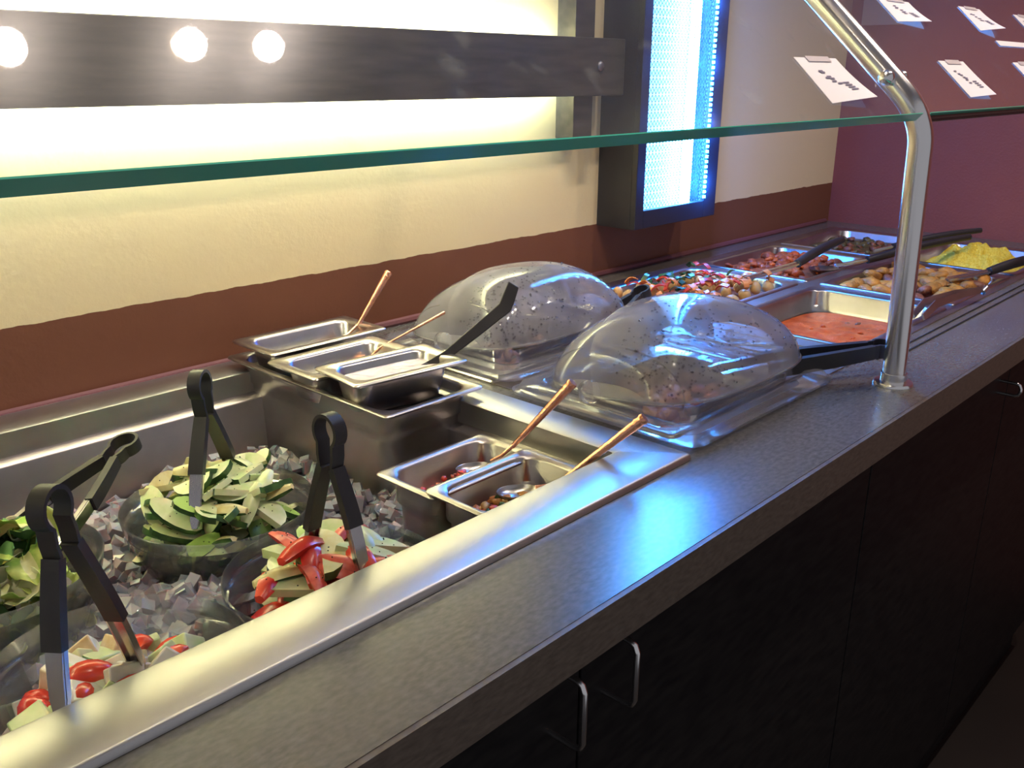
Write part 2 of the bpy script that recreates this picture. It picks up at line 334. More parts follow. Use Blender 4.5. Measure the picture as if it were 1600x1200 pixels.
cabinet(-.03, 1.098, 'black base cabinet with two doors and wire pulls under the cold well', [(-.03, .518, (.483, -.062, -.125)), (.518, 1.098, (.552, -.060, -.122))])
cabinet(1.098, 2.2, 'black base cabinet under the hot pans, past the pale door gap', [(1.098, 1.66, (1.615, -.092, -.113)), (1.66, 2.2, None)])
cabinet(-1.15, -.03, 'black base cabinet at the near left end of the counter', [(-1.15, -.6, None), (-.6, -.03, None)])
# ============================================================ COLD WELL
t = thing('cold_well', 'stainless steel ice well with a raised rim sunk into the counter', 'ice well', (0, 0, 0))
b = MB()
RX0, RX1, RY0, RY1 = WX0, WX1, .475, 1.112            # outer rim
IX0, IX1, IY0, IY1 = WX0+.06, .736, .537, 1.052       # inner rim
def ring(x0, x1, y0, y1, z): return rrect((x1-x0)/2, (y1-y0)/2, .004, z, (x0+x1)/2, (y0+y1)/2, 3)
b.loft([ring(RX0, RX1, RY0, RY1, .0005), ring(RX0+.001, RX1-.001, RY0+.001, RY1-.001, .006), ring(RX0+.004, RX1-.004, RY0+.004, RY1-.004, .0075), ring(IX0-.003, IX1+.003, IY0-.003, IY1+.003, .0075), ring(IX0, IX1, IY0, IY1, .006),
        ring(IX0, IX1, IY0, IY1, -.022)])
b.build('rim', 'steel', t, angle=60)
b = MB(); e = .016
b.loft([ring(IX0, IX1, IY0, IY1, -.022), ring(IX0+e, IX1-e, IY0+e, IY1-e, -.024), ring(IX0+e+.002, IX1-e-.002, IY0+e+.002, IY1-e-.002, -.027), ring(IX0+e+.01, IX1-e-.01, IY0+e+.01, IY1-e-.01, -.24)], False, True)
b.build('basin', 'steel_dull', t, angle=50)
# ice
def ice_height(x, y):
    return -.095 + .016*noise.noise(Vector((x*9, y*9, 3.1))) + .02*math.exp(-((x-.33)**2+(y-.70)**2)/.006)
b = MB(); nx, ny = 90, 44
for i in range(nx+1):
    for j in range(ny+1): pass
xs = [-.15+(.705+.15)*i/nx for i in range(nx+1)]; ys = [.565+(1.025-.565)*j/ny for j in range(ny+1)]
vs = [(x, y, ice_height(x, y)-.006+.010*noise.noise(Vector((x*60, y*60, 0)))) for x in xs for y in ys]
b.add(vs, [(i*(ny+1)+j, (i+1)*(ny+1)+j, (i+1)*(ny+1)+j+1, i*(ny+1)+j+1) for i in range(nx) for j in range(ny)])
BOWLS = dict(cuke=(.425, .800, -.030), red=(.423, .606, -.030), mix=(.232, .610, -.030), lett=(.214, .822, -.025))
BR = .095
PANS_AT = [(.62, .775, .787, 1.11), (.565, .722, .54, .72)]
for k in range(2600):
    x = rnd.uniform(-.10, .695); y = rnd.uniform(.572, 1.015)
    if any((x-c[0])**2+(y-c[1])**2 < (.077)**2 for c in BOWLS.values()): continue
    if any(p[0]-.0 < x < p[1] and p[2]-.0 < y < p[3] for p in PANS_AT): continue
    z = ice_height(x, y)+rnd.uniform(-.004, .010); a = rnd.uniform(.004, .0085)
    R_ = Euler((rnd.uniform(0, 6), rnd.uniform(0, 6), rnd.uniform(0, 6))).to_matrix()
    c = [Vector((sx*a*rnd.uniform(.7, 1.2), sy*a*rnd.uniform(.7, 1.2), sz*a*rnd.uniform(.5, 1.))) for sz in (-1, 1) for sx, sy in ((-1, -1), (1, -1), (1, 1), (-1, 1))]
    b.add([R_@p+Vector((x, y, z)) for p in c], [(0,3,2,1),(4,5,6,7),(0,1,5,4),(1,2,6,5),(2,3,7,6),(3,0,4,7)])
tag(b.build('crushed_ice', 'ice', smooth=False), 'crushed ice filling the steel well around the salad bowls', 'ice', kind='stuff')
# ============================================================ PANS
def pan(name, label, cx, cy, z, lx, ly, depth, rc=.022, flange=.010, group=None, step=True, tilt=(0, 0, 0), m='pan'):
    hx, hy = lx/2, ly/2; ix, iy = hx-flange, hy-flange
    t = thing(name, label, 'pan', (cx, cy, z-depth), tilt, group)
    d = depth; th = .0012; b = MB()
    Z = lambda v: d+v
    R_ = lambda ox, oy, r, z_: rrect(ox, oy, r, z_)
    prof = [R_(ix-.014, iy-.014, rc*.7, .0), R_(ix-.007, iy-.007, rc, .005), R_(ix-.004, iy-.004, rc, d-.045 if d > .07 else d*.4)]
    if step and d > .07: prof += [R_(ix-.0035, iy-.0035, rc, d-.034), R_(ix, iy, rc, d-.030)]
    prof += [R_(ix, iy, rc, Z(-.006)), R_(hx-.001, hy-.001, .006, Z(-.0042)), R_(hx, hy, .006, Z(-.002)), R_(hx-.001, hy-.001, .006, Z(-.0004)), R_(hx-.004, hy-.004, .006, Z(0)), R_(ix+.001, iy+.001, rc, Z(-.0012)),
             R_(ix-.0015, iy-.0015, rc, Z(-.004))]
    if step and d > .07: prof += [R_(ix-.0015, iy-.0015, rc, d-.030), R_(ix-.005, iy-.005, rc, d-.034)]
    prof += [R_(ix-.0055, iy-.0055, rc, d-.045 if d > .07 else d*.4), R_(ix-.0095, iy-.0095, rc, .008), R_(ix-.02, iy-.02, rc*.7, .0015)]
    b.loft(prof, True, True); b.build('pan_body', m, t, angle=50)
    t['ix'] = ix-.004; t['iy'] = iy-.004
    return t
def surface(name, label, m, cx, cy, z, hx, hy, amp=.003, sc=30, heap=0., rc=.02, n=46, extra=None, cat='food', kind='stuff', bits=None):
    """food surface filling a rounded rectangle, optionally heaped, with a skirt below"""
    b = MB(); vs = []
    for i in range(n+1):
        for j in range(n+1):
            u = -1+2*i/n; v = -1+2*j/n
            k = max(abs(u), abs(v)); e = 5.; nrm = (abs(u)**e+abs(v)**e)**(1/e)
            s_ = (k/nrm) if nrm > 0 else 1
            x = u*s_*hx; y = v*s_*hy
            edge = 1-k**6
            h = amp*(noise.noise(Vector((x*sc+cx*7, y*sc+cy*5, 1)))+.5*noise.noise(Vector((x*sc*2.7, y*sc*2.7, 4+cx))))
            h += heap*max(0, 1-(u*u+v*v)*.8)*(1+.35*noise.noise(Vector((x*25, y*25, 9))))
            vs.append((cx+x, cy+y, z+h*edge))
    b.add(vs, [(i*(n+1)+j, (i+1)*(n+1)+j, (i+1)*(n+1)+j+1, i*(n+1)+j+1) for i in range(n) for j in range(n)])
    mats = [m] if isinstance(m, str) else list(m)
    if bits:
        for _ in range(bits[0]):
            x = rnd.uniform(-.86, .86)*hx; y = rnd.uniform(-.86, .86)*hy; mi = rnd.randrange(1, len(mats)) if len(mats) > 1 else 0
            hh = heap*max(0, 1-((x/hx)**2+(y/hy)**2)*.8)
            b.ico((cx+x, cy+y, z+hh+rnd.uniform(-.002, bits[3])), rnd.uniform(bits[1], bits[2]), mi, (rnd.uniform(.7, 1.3), rnd.uniform(.7, 1.3), rnd.uniform(.4, .8)), .26, 2 if bits[2] > .006 else 1,
                  Euler((rnd.uniform(-.5, .5), rnd.uniform(-.5, .5), rnd.uniform(0, 6))))
    if extra: extra(b)
    return tag(b.build(name, mats, angle=180), label, cat, kind=kind)
# deep pan with three small sauce pans across it
pan('deep_steel_pan', 'tall deep stainless steel pan standing at the back of the ice well', .688, .924, .022, .154, .334, .205, rc=.026, flange=.011, m='steel_dull')
pan('small_sauce_pan', 'small steel pan of brown chutney at the wall side of the deep pan', .707, 1.030, .046, .186, .098, .050, rc=.018, flange=.0145)
pan('small_sauce_pan', 'small steel pan of green chutney in the middle of the three on the deep pan', .682, .921, .043, .168, .104, .048, rc=.018, flange=.0145)
pan('small_sauce_pan', 'small steel pan of white yogurt nearest the camera on the deep pan', .680, .828, .054, .160, .094, .050, rc=.018, flange=.0145, tilt=(0, 0, math.radians(-6)))
surface('brown_chutney', 'dark brown chutney in the small pan nearest the wall', 'sauce_brown', .707, 1.030, .020, .072, .029, .0008, cat='sauce', n=20)
surface('green_chutney', 'dark green chutney in the middle small pan on the deep pan', 'sauce_green', .682, .921, .018, .063, .032, .001, cat='sauce', n=20)
o = surface('yogurt_sauce', 'pinkish white yogurt sauce in the front small pan', 'yogurt', 0, 0, .043, .061, .0285, .003, 40, cat='sauce', n=30); o.location = (.680, .828, 0); o.rotation_euler = (0, 0, math.radians(-6))
pan('relish_pan', 'steel relish pan beside the deep pan, back one of the lower pair', .640, .672, -.016, .160, .092, .150, rc=.024, flange=.009, m='steel_dull')
pan('relish_pan', 'steel pan of mixed vegetable pickle against the front rail', .636, .592, -.0105, .152, .098, .150, rc=.024, flange=.009, m='steel_dull')
surface('tomato_relish', 'chunky red tomato relish in the back lower pan', ('relish', 'relish', 'red_bit'), .636, .672, -.050, .060, .030, .004, 30, heap=.010, bits=(80, .003, .006, .004))
surface('vegetable_pickle', 'orange and yellow vegetable pickle in the front lower pan', ('relish', 'potato', 'carrot', 'pakora', 'red_bit', 'pakora', 'herb', 'potato'), .632, .592, -.050, .056, .033, .004, 30, heap=.010, bits=(60, .0045, .0085, .005))
# ============================================================ HOT WELLS
t = thing('steam_table', 'stainless steel steam table deck holding the hot pans', 'steam table', (0, 0, 0))
COLS = [(.815, 1.140), (1.300, 1.655), (1.685, 2.010), (2.040, 2.355)]
ROWS = [(.515, .765), (.790, 1.035)]
holes = []
for (a, c) in COLS:
    for (d, e) in ROWS: holes.append((a+.012, c-.012, d+.012, e-.012))
b = MB(); plate(b, (HX0, HX1), (HY0, HY1), [h if h[0] > .9 else (h[0]+.012, h[1], h[2], h[3]) for h in holes], -.006, .002); b.build('deck', 'steel_dull', t, smooth=False)
B('cavity', 'hot_black', HX0+.018, HX1-.018, HY0+.018, HY1-.018, -.16, -.12, t)
for k, x in enumerate((1.190, 1.262)): B('deck_strip', 'steel', x, x+.03, HY0+.004, HY1-.004, .0021, .0036, t)
b = MB(); b.box(1.28, XF, .466, .4685, .0003, .0016); b.box(1.28, XF, .4815, .4835, .0003, .0016); tag(b.build('deck_edging', 'hot_black', smooth=False), 'thin dark metal edging strip along the front of the hot pans', 'trim strip')
HOT = [[('cover_f', None)], ]
def hot(ci, ri, label, m='pan', dy=0, zr=.0045, shrink=.0):
    a, c = COLS[ci]; d, e = ROWS[ri]
    return pan('hot_food_pan', label, (a+c)/2, (d+e)/2+dy, zr, c-a-shrink, e-d-shrink, .10, rc=.030, flange=.014, m=m)
def fill(ci, ri, name, label, m, zf, **k):
    a, c = COLS[ci]; d, e = ROWS[ri]
    return surface(name, label, m, (a+c)/2, (d+e)/2, zf, (c-a)/2-.021, (e-d)/2-.021, **k)
hot(0, 0, 'steel pan of browned meat under the nearer plastic dome', shrink=.01)
hot(0, 1, 'steel pan of dark curry under the rear plastic dome', shrink=.01)
hot(1, 0, 'steel pan of bright orange curry left of the post')
hot(1, 1, 'steel pan of mixed vegetables with potatoes beside the wall')
hot(2, 0, 'steel pan of golden fritters behind the post')
hot(2, 1, 'steel pan of brown red curry second from the corner')
hot(3, 0, 'steel pan heaped with yellow rice at the far end')
hot(3, 1, 'steel pan of dark green curry in the far corner')
fill(0, 0, 'browned_meat', 'browned meat chunks seen through the nearer clear dome', ('meat', 'meat', 'pakora', 'masala'), -.040, amp=.004, bits=(150, .008, .017, .010))
fill(0, 1, 'dark_curry', 'dark brown curry steaming under the rear dome', ('meat', 'meat', 'green_curry'), -.035, amp=.004, bits=(110, .008, .016, .010))
fill(1, 0, 'orange_curry', 'smooth bright orange red curry with a few dark specks', ('curry', 'curry', 'curry', 'curry', 'meat'), -.035, amp=.004, sc=40, bits=(40, .003, .006, .001))
fill(2, 1, 'red_brown_curry', 'lumpy red brown curry in the pan behind the vegetables', ('masala', 'masala', 'masala', 'curry'), -.012, amp=.006, sc=30, heap=.014, bits=(120, .006, .013, .006))
fill(3, 1, 'dark_green_curry', 'dark green brown curry in the corner pan', ('green_curry', 'green_curry', 'meat'), -.014, amp=.005, sc=35, bits=(60, .006, .012, .005))
fill(3, 0, 'yellow_rice', 'bright yellow rice heaped to a ridge', 'rice', -.022, amp=.012, sc=34, heap=.044, n=80)
fill(2, 0, 'golden_fritters_sauce', 'brown sauce under the golden fritters', 'masala', -.020, amp=.003)
fill(1, 1, 'vegetable_sauce', 'thin red sauce under the mixed vegetables', 'masala', -.018, amp=.003)
# ---- counted pieces: prototypes as shared meshes
def link_piece(me, name, loc, rot, label, cat, group, sc=1.):
    o = bpy.data.objects.new(name, me); o.location = loc; o.rotation_euler = rot; o.scale = (sc, sc, sc)
    COL.objects.link(o); return tag(o, label, cat, group)
def proto(mb, name, mats, angle=40, desc=''):
    o = mb.build(name, mats, angle=angle); me = o.data; bpy.data.objects.remove(o); me['desc'] = desc; return me
def lump(r, sq, jit=.18, sub=2, m='potato'):
    b = MB(); b.ico((0, 0, 0), r, 0, sq, jit*.5, sub); return proto(b, m+'_lump', m, 180)
frit = [lump(.021, (1.1, .8, .5), .3, 2, 'pakora') for _ in range(3)]+[lump(.019, (1.2, .7, .5), .3, 2, 'meat')]
a, c = COLS[2]; d, e = ROWS[0]
for i in range(7):
    for j in range(6):
        link_piece(frit[rnd.choice((0, 1, 2, 0, 1, 3))], 'fritter', (a+.045+(c-a-.09)*i/6+rnd.uniform(-.006, .006), d+.042+(e-d-.084)*j/5+rnd.uniform(-.005, .005), -.004+rnd.uniform(-.004, .008)), (rnd.uniform(-.4, .4), rnd.uniform(-.4, .4), rnd.uniform(0, 6)),
                   'golden brown fritter in the pan behind the post', 'fritter', 'golden fritters in the hot pan')
pot = [lump(.013, (1.1, .9, .8), .15, 2, 'potato') for _ in range(3)]
def strip_mesh(m, L=.03, w_=.008, th=.003):
    b = MB(); rings = []
    for k in range(6):
        u = k/5; x = (u-.5)*L; z = .006*math.sin(u*PI); rings.append([(x, -w_/2, z), (x, w_/2, z+.001), (x, w_/2, z+th), (x, -w_/2, z+th)])
    b.loft(rings, True, True); return proto(b, m+'_strip', m)
redstrip = [strip_mesh('red_bit'), strip_mesh('carrot', .024, .010)]; herbstrip = strip_mesh('herb', .022, .012, .0015); grn = strip_mesh('cuke_skin', .026, .009, .003)
a, c = COLS[1]; d, e = ROWS[1]
for i in range(7):
    for j in range(5):
        link_piece(rnd.choice(pot), 'potato_chunk', (a+.045+(c-a-.09)*i/6+rnd.uniform(-.006, .006), d+.042+(e-d-.084)*j/4+rnd.uniform(-.005, .005), -.006+rnd.uniform(-.004, .014)), (rnd.uniform(0, 3), rnd.uniform(0, 3), rnd.uniform(0, 6)),
                   'cooked potato chunk among the mixed vegetables near the wall', 'potato', 'potato chunks in the vegetable pan')
for k in range(70):
    x = rnd.uniform(a+.04, c-.04); y = rnd.uniform(d+.04, e-.04)
    g_ = (y-d)/(e-d) > .35 and rnd.random() < .6
    me = (rnd.choice((herbstrip, grn)) if g_ else rnd.choice(redstrip))
    link_piece(me, 'herb_leaf' if g_ else 'pepper_strip', (x, y, .010+rnd.uniform(-.006, .014)), (rnd.uniform(-.5, .5), rnd.uniform(-.5, .5), rnd.uniform(0, 6)),
               'green herb piece scattered over the mixed vegetables' if g_ else 'red pepper strip among the mixed vegetables', 'herb' if g_ else 'pepper', 'green herbs on the vegetable pan' if g_ else 'red pepper strips in the vegetable pan')
# ============================================================ ROLL-TOP DOME COVERS
def dome_cover(label, cx, cy, lx, ly, front_deg, back_deg, h=.115, seed=1, ax=0.):
    t = thing('dome_cover', label, 'food cover', (cx, cy, .0052))
    hx, hy = lx/2, ly/2
    b = MB()     # base frame: flange, channel, inner collar
    R_ = lambda ox, oy, z_, r=.022: rrect(ox, oy, r, z_, k=7)
    b.loft([R_(hx, hy, 0), R_(hx+.001, hy+.001, .004), R_(hx-.004, hy-.004, .006), R_(hx-.007, hy-.007, .012), R_(hx-.014, hy-.014, .014), R_(hx-.026, hy-.026, .013), R_(hx-.030, hy-.030, .009), R_(hx-.034, hy-.034, .009, .03),
            R_(hx-.036, hy-.036, .026, .03), R_(hx-.0385, hy-.0385, .026, .03), R_(hx-.041, hy-.041, -.004, .03), R_(hx-.010, hy-.010, -.002), R_(hx, hy, 0)])
    b.build('base_frame', 'tray', t, angle=35)
    def shell(name, ry, hh, hw, a0, a1, deg, sgn):
        o = MB(); ns, na = 44, 18; rings = []
        for off in (0, .0022):
            pass
        def P(s_, th, inset):
            r = (1-abs(s_)**3.0)**(1/2.2) if abs(s_) < 1 else 0
            # keep side feet wide: the ends are near-flat quarter discs
            rz = (1-abs(s_)**2.5)**.5 if abs(s_) < 1 else 0
            x = (hw-inset)*s_*(1-.10*(math.sin(th)**2)*abs(s_)**2)
            k = .52+.48*r
            y = -(ry-inset)*k*math.copysign(abs(math.cos(th))**.90, math.cos(th)); z = (hh-inset)*(.14+.86*rz)*math.sin(th)**.92
            return Vector((x, y, z))
        rot = Matrix.Rotation(math.radians(deg), 3, 'X')
        def Q(i, j, inset):
            s_ = math.sin((-1+2*i/ns)*PI/2); th = math.radians(a0+(a1-a0)*j/na)
            p = P(s_, th, inset); p.y *= sgn; return rot@p
        grid = [[Q(i, j, 0) for i in range(ns+1)] for j in range(na+1)]
        o.loft(grid, closed=False)
        # flat-ish end discs
        for i in (0, ns):
            ctr = Vector((grid[0][i].x, 0, 0)); ctr = rot@Vector(((hw)*(-1 if i == 0 else 1), 0, .0)) if True else ctr
            vs = [ctr]+[grid[j][i] for j in range(na+1)]
            o.add(vs, [(0, k+1, k+2) for k in range(na)])
        # rolled lip along the open bottom edge
        ob = o.build(name, 'dome', t, angle=50, loc=(0, ax, .020))
        for i in (7, ns-7):
            q = MB(); q.tube([grid[j][i] for j in range(0, na-3)], .0011, 6); q.build('moulded_ridge', 'tray', ob)
        l = MB(); pts = [rot@(Vector((-hw, 0, 0))+Vector((0, 0, .0)))]+[grid[0][i]+Vector((0, 0, 0)) for i in range(ns+1)]+[rot@Vector((hw, 0, 0))]
        l.tube(pts, .0022, 6); l.build('lip', 'tray', ob)
        return ob, Q, ns, na
    fo, Q, ns, na = shell('front_lid', hy-.012+ax, h, hx-.018, 0, 100, -front_deg, 1)
    shell('rear_lid', hy-.022-ax, h*.90, hx-.024, 0, 78, back_deg, -1)
    rr = random.Random(seed); dr = MB()
    for k in range(420):
        i = rr.uniform(1, ns-1); j = rr.uniform(1, na-3)
        if rr.random() < .5: i = ns*rr.uniform(.05, .45)
        p = Q(i, j, -.0003); r = rr.uniform(.0006, .0019)
        dr.ico(p, r, sq=(1, 1, 1), sub=1)
    d_ = dr.build('condensation', 'drop', fo, angle=180); d_['kind'] = 'stuff'
    for sx in (-1, 1):
        k = MB(); rings = []
        for r, x in ((.013, 0), (.0145, .002), (.0145, .009), (.012, .012), (.009, .0105), (.007, .0105), (.0065, .0135), (.0, .0135)):
            rings.append([(sx*(hx-.013+x), r*math.cos(2*PI*q/24), r*math.sin(2*PI*q/24)) for q in range(24)])
        k.loft(rings); k.build('pivot_knob', 'tray', t, loc=(0, ax, .028))
    return t
dome_cover('clear plastic roll-top dome nearest the camera, its lid slightly lifted by tongs', .972, .617, .342, .276, 7, 0, h=.092, seed=3, ax=.012)
dome_cover('clear plastic roll-top dome at the back by the wall, clouded with steam', .990, .908, .330, .272, 8, 0, h=.094, seed=5, ax=-.005)
# ============================================================ SALAD BOWLS
def bowl(key, label):
    cx, cy, z = BOWLS[key]; d = .082
    t = thing('salad_bowl', label, 'bowl', (cx, cy, z-d))
    b = MB(); R = BR
    b.lathe([(.058, 0), (.066, .002), (.074, .014), (.084, .045), (.090, .066), (.092, .067), (.0945, .080), (R, .082), (.0935, .0825), (.0915, .070), (.0885, .0675), (.082, .046), (.072, .015), (.064, .0045), (.056, .003)], 56, cap0=True, cap1=True)
    b.build('bowl_body', 'bowl', t, angle=35)
bowl('cuke', 'clear plastic bowl of sliced cucumber beside the deep steel pan')
bowl('red', 'clear plastic bowl of tomato strips and cucumber under the front rail')
bowl('mix', 'clear plastic bowl of diced mixed salad at the bottom left')
bowl('lett', 'clear plastic bowl of torn lettuce at the left edge')
def slab_piece(outline, th, name, flesh, skin, skin_edges, specks=0, bulge=0.):
    """slice: outline polygon (x,y); skin_edges = indices of outline edges that carry skin"""
    b = MB(); n = len(outline)
    top = [(x, y, th/2+bulge*(1-(x*x+y*y)/.0009)) for x, y in outline]; bot = [(x, y, -th/2) for x, y in outline]
    b.add(bot+top, [tuple(range(n-1, -1, -1))], 0); base = 0
    b.f.append(tuple(range(n, 2*n))); b.m.append(0)
    for i in range(n):
        j = (i+1) % n; b.f.append((i, j, n+j, n+i)); b.m.append(1 if i in skin_edges else 0)
    # darker flesh band just inside the skin
    for s_ in range(specks):
        x = rnd.uniform(-.5, .5)*max(p[0] for p in outline); y = rnd.uniform(-.5, .5)*max(abs(p[1]) for p in outline)
        b.ico((x, y, th/2), .0007, 2, sub=1)
    return proto(b, name, [flesh, skin, 'pepper_speck'], 30)
def halfmoon(L, w_, k=9): 
    pts = [(L/2*math.cos(PI*i/k), w_*math.sin(PI*i/k)-w_*.4) for i in range(k+1)]; return pts, set(range(k))
def oval(L, w_, k=14): return [(L/2*math.cos(2*PI*i/k), w_/2*math.sin(2*PI*i/k)) for i in range(k)], set(range(k))
cuke = []
for (L_, w_, f_, ds) in ((.052, .022, 'cuke_flesh', 'half-moon pale green'), (.046, .020, 'cuke_flesh', 'half-moon pale green'), (.058, .018, 'cuke_toast', 'half-moon yellowish seasoned'), (.042, .019, 'cuke_flesh', 'small half-moon pale green')):
    o_, s_ = halfmoon(L_, w_); cuke.append(slab_piece(o_, .0065, 'cucumber_slice', f_, 'cuke_skin', s_, 3)); cuke[-1]['desc'] = ds
for (L_, w_, f_, ds) in ((.056, .026, 'cuke_flesh', 'long oval pale'), (.048, .024, 'cuke_ring', 'oval bright green')):
    o_, s_ = oval(L_, w_); cuke.append(slab_piece(o_, .0055, 'cucumber_slice', f_, 'cuke_skin', s_, 3)); cuke[-1]['desc'] = ds
# long spear wedge: flesh with skin back
def spear(L_, w_, flesh, skin, name, curve=.004, specks=3):
    b = MB(); rings = []
    K = 9
    for k in range(K):
        u = k/(K-1); x = (u-.5)*L_; tp = .35+.65*math.sin(PI*min(max(u, .02), .98))**.6; bz = curve*math.sin(PI*u)
        rings.append([(x, -w_/2*tp, bz), (x, -w_*.25*tp, bz-w_*.42*tp), (x, w_*.25*tp, bz-w_*.42*tp), (x, w_/2*tp, bz), (x, w_*.15*tp, bz+w_*.22*tp), (x, -w_*.15*tp, bz+w_*.22*tp)])
    b.loft(rings, True, True)
    n = 6
    for i in range(len(b.f)):
        f = b.f[i]
        if len(f) == 4 and all((q % n) in (0, 1, 2, 3) for q in f): b.m[i] = 1
    for _ in range(specks): b.ico(((rnd.random()-.5)*L_*.6, (rnd.random()-.5)*w_*.4, curve*.8+w_*.2), .0007, 2, sub=1)
    return proto(b, name, [flesh, skin, 'pepper_speck'], 45)
cuke += [spear(.052, .016, 'cuke_flesh', 'cuke_skin', 'cucumber_wedge'), spear(.048, .018, 'cuke_toast', 'cuke_skin', 'cucumber_wedge')]
cuke[-2]['desc'] = 'pale spear-cut'; cuke[-1]['desc'] = 'yellowish spear-cut'
toms = [spear(.062, .015, 'tomato_in', 'tomato', 'tomato_strip', .008), spear(.056, .018, 'tomato', 'tomato', 'tomato_strip', .010, 5), spear(.050, .014, 'tomato_in', 'tomato', 'tomato_strip', .006)]
for q_, d_ in zip(toms, ('long pinkish red', 'smooth bright red', 'short pinkish red')): q_['desc'] = d_
def cube(name, a, m1, m2, hot_faces=(1,)):
    b = MB(); q = [a*rnd.uniform(.75, 1.15)/2 for _ in range(3)]; b.box(-q[0], q[0], -q[1], q[1], -q[2], q[2])
    b.v = [(x*rnd.uniform(.8, 1.1), y*rnd.uniform(.8, 1.1), z*rnd.uniform(.8, 1.1)) for x, y, z in b.v]
    for h in hot_faces: b.m[h] = 1
    o = b.build(name, [m1, m2], smooth=True, angle=50, bevel=.0014)
    dg = bpy.context.evaluated_depsgraph_get(); me = bpy.data.meshes.new_from_object(o.evaluated_get(dg)); bpy.data.objects.remove(o); return me
cubes = [cube('pale_cube', .024, 'onion', 'tofu_brown'), cube('pale_cube', .027, 'onion', 'onion'), cube('pale_cube', .022, 'tofu_brown', 'onion')]
ccubes = [cube('cucumber_cube', .020, 'cuke_flesh', 'cuke_skin', (3, 2)), cube('cucumber_cube', .018, 'cuke_flesh', 'cuke_skin', (4, 0))]
def wedge_lump(m, m2):
    b = MB(); K = 8; rings = []
    for k in range(K+1):
        a = -PI/2+PI*k/K; r = .013
        c0 = Vector((r*1.25*math.sin(a), 0, 0)); w_ = math.cos(a)*r+.0008
        rings.append([c0+Vector((0, -w_*.75, 0)), c0+Vector((0, -w_*.5, w_*.75)), c0+Vector((0, 0, w_*1.0)), c0+Vector((0, w_*.5, w_*.75)), c0+Vector((0, w_*.75, 0)), c0+Vector((0, 0, -w_*.25))])
    b.loft(rings, True, True)
    for i, f in enumerate(b.f):
        if len(f) == 4 and not all((q % 6) in (0, 1, 2, 3, 4) for q in f): b.m[i] = 1
    return proto(b, 'tomato_wedge', [m, m2], 60)
tw = [wedge_lump('tomato', 'tomato_in')]
def leaf_mesh(m, L=.05, ribs='onion', sd=0):
    b = MB(); K, J = 9, 7; vs = []
    for i in range(K):
        u = i/(K-1); w_ = L*.42*(math.sin(PI*(.12+.80*u))**.7)*(1+.18*noise.noise(Vector((u*6, sd, 1))))
        for j in range(J):
            v = -1+2*j/(J-1)
            z = .012*math.sin(u*3+sd)+.010*noise.noise(Vector((u*5, v*3, sd*3.3)))*1.4+.007*abs(v)**2+.004*math.sin(u*22+sd)*abs(v)**3
            vs.append(((u-.5)*L, v*w_, z))
    b.add(vs, [(i*J+j, (i+1)*J+j, (i+1)*J+j+1, i*J+j+1) for i in range(K-1) for j in range(J-1)])
    for i, f in enumerate(b.f):
        q = i % (J-1)
        if q in (2, 3) and i//(J-1) < K*.75: b.m[i] = 1
    o = b.build('lettuce_piece', [m, ribs], angle=180); sm = o.modifiers.new('s', 'SOLIDIFY'); sm.thickness = .0011
    ss = o.modifiers.new('u', 'SUBSURF'); ss.levels = 1
    dg = bpy.context.evaluated_depsgraph_get(); me = bpy.data.meshes.new_from_object(o.evaluated_get(dg)); bpy.data.objects.remove(o); return me
leaves = [leaf_mesh('leaf', .055, 'leaf_pale', 1), leaf_mesh('leaf_pale', .050, 'onion', 2), leaf_mesh('leaf_pale', .045, 'leaf_pale', 3), leaf_mesh('leaf', .048, 'onion', 4), leaf_mesh('leaf_dark', .045, 'leaf', 5)]
for q_, d_ in zip(leaves, ('bright green', 'pale yellow', 'small pale yellow', 'green with a white rib', 'dark green')): q_['desc'] = d_
for q_, d_ in zip(cubes, ('pale browned', 'large plain white', 'golden brown')): q_['desc'] = d_
def heap(key, items, n, rmax, z0, hgt, tilt, sc=(1, 1), off=(0, 0), flat=1.5):
    """golden-angle heap: pieces piled from the bottom up"""
    cx, cy, z = BOWLS[key]
    for k in range(n):
        kk = rnd.randrange(len(items)); f = k/(n-1); lay = int(f*3.999); r = rmax*math.sqrt(rnd.random())*(1-.22*(lay/3)); a = k*2.39996+rnd.uniform(-.3, .3)
        r = min(r, .050+.026*min(1, (lay+.6)/2.2)) if lay < 2 else r
        zz = z+z0+hgt*(lay/3)*(1-.45*(r/rmax)**2)+rnd.uniform(-.004, .004)
        me, nm, lab, cat, grp = items[kk]
        if isinstance(me, list): me = rnd.choice(me)
        ds = me.get('desc', ''); lab = lab.format(d=ds); grp = (ds+' '+grp).strip()
        link_piece(me, nm, (cx+off[0]+r*math.cos(a), cy+off[1]+r*math.sin(a), zz), (rnd.uniform(-tilt, tilt), rnd.uniform(-tilt, tilt), rnd.uniform(0, 6.28)), lab, cat, grp, rnd.uniform(*sc))
C_ = (cuke, 'cucumber_slice', '{d} cucumber piece in the bowl beside the deep pan', 'cucumber', 'cucumber pieces beside the deep pan')
heap('cuke', [C_], 160, .080, -.056, .086, .62, (.85, 1.1))
T_ = (toms, 'tomato_strip', '{d} tomato strip in the bowl under the front rail', 'tomato', 'tomato strips under the front rail')
K_ = (cuke, 'cucumber_slice', '{d} cucumber piece among the red tomato strips', 'cucumber', 'cucumber pieces among the tomato strips')
heap('red', [T_, K_, T_, T_, K_], 110, .076, -.058, .076, .36, (1.0, 1.28))
H1 = (cubes, 'pale_cube', '{d} cube in the diced mixed salad', 'salad cube', 'cubes in the mixed salad')
H2 = (ccubes, 'cucumber_cube', 'green skinned cucumber cube in the diced mixed salad', 'cucumber', 'cucumber cubes in the mixed salad')
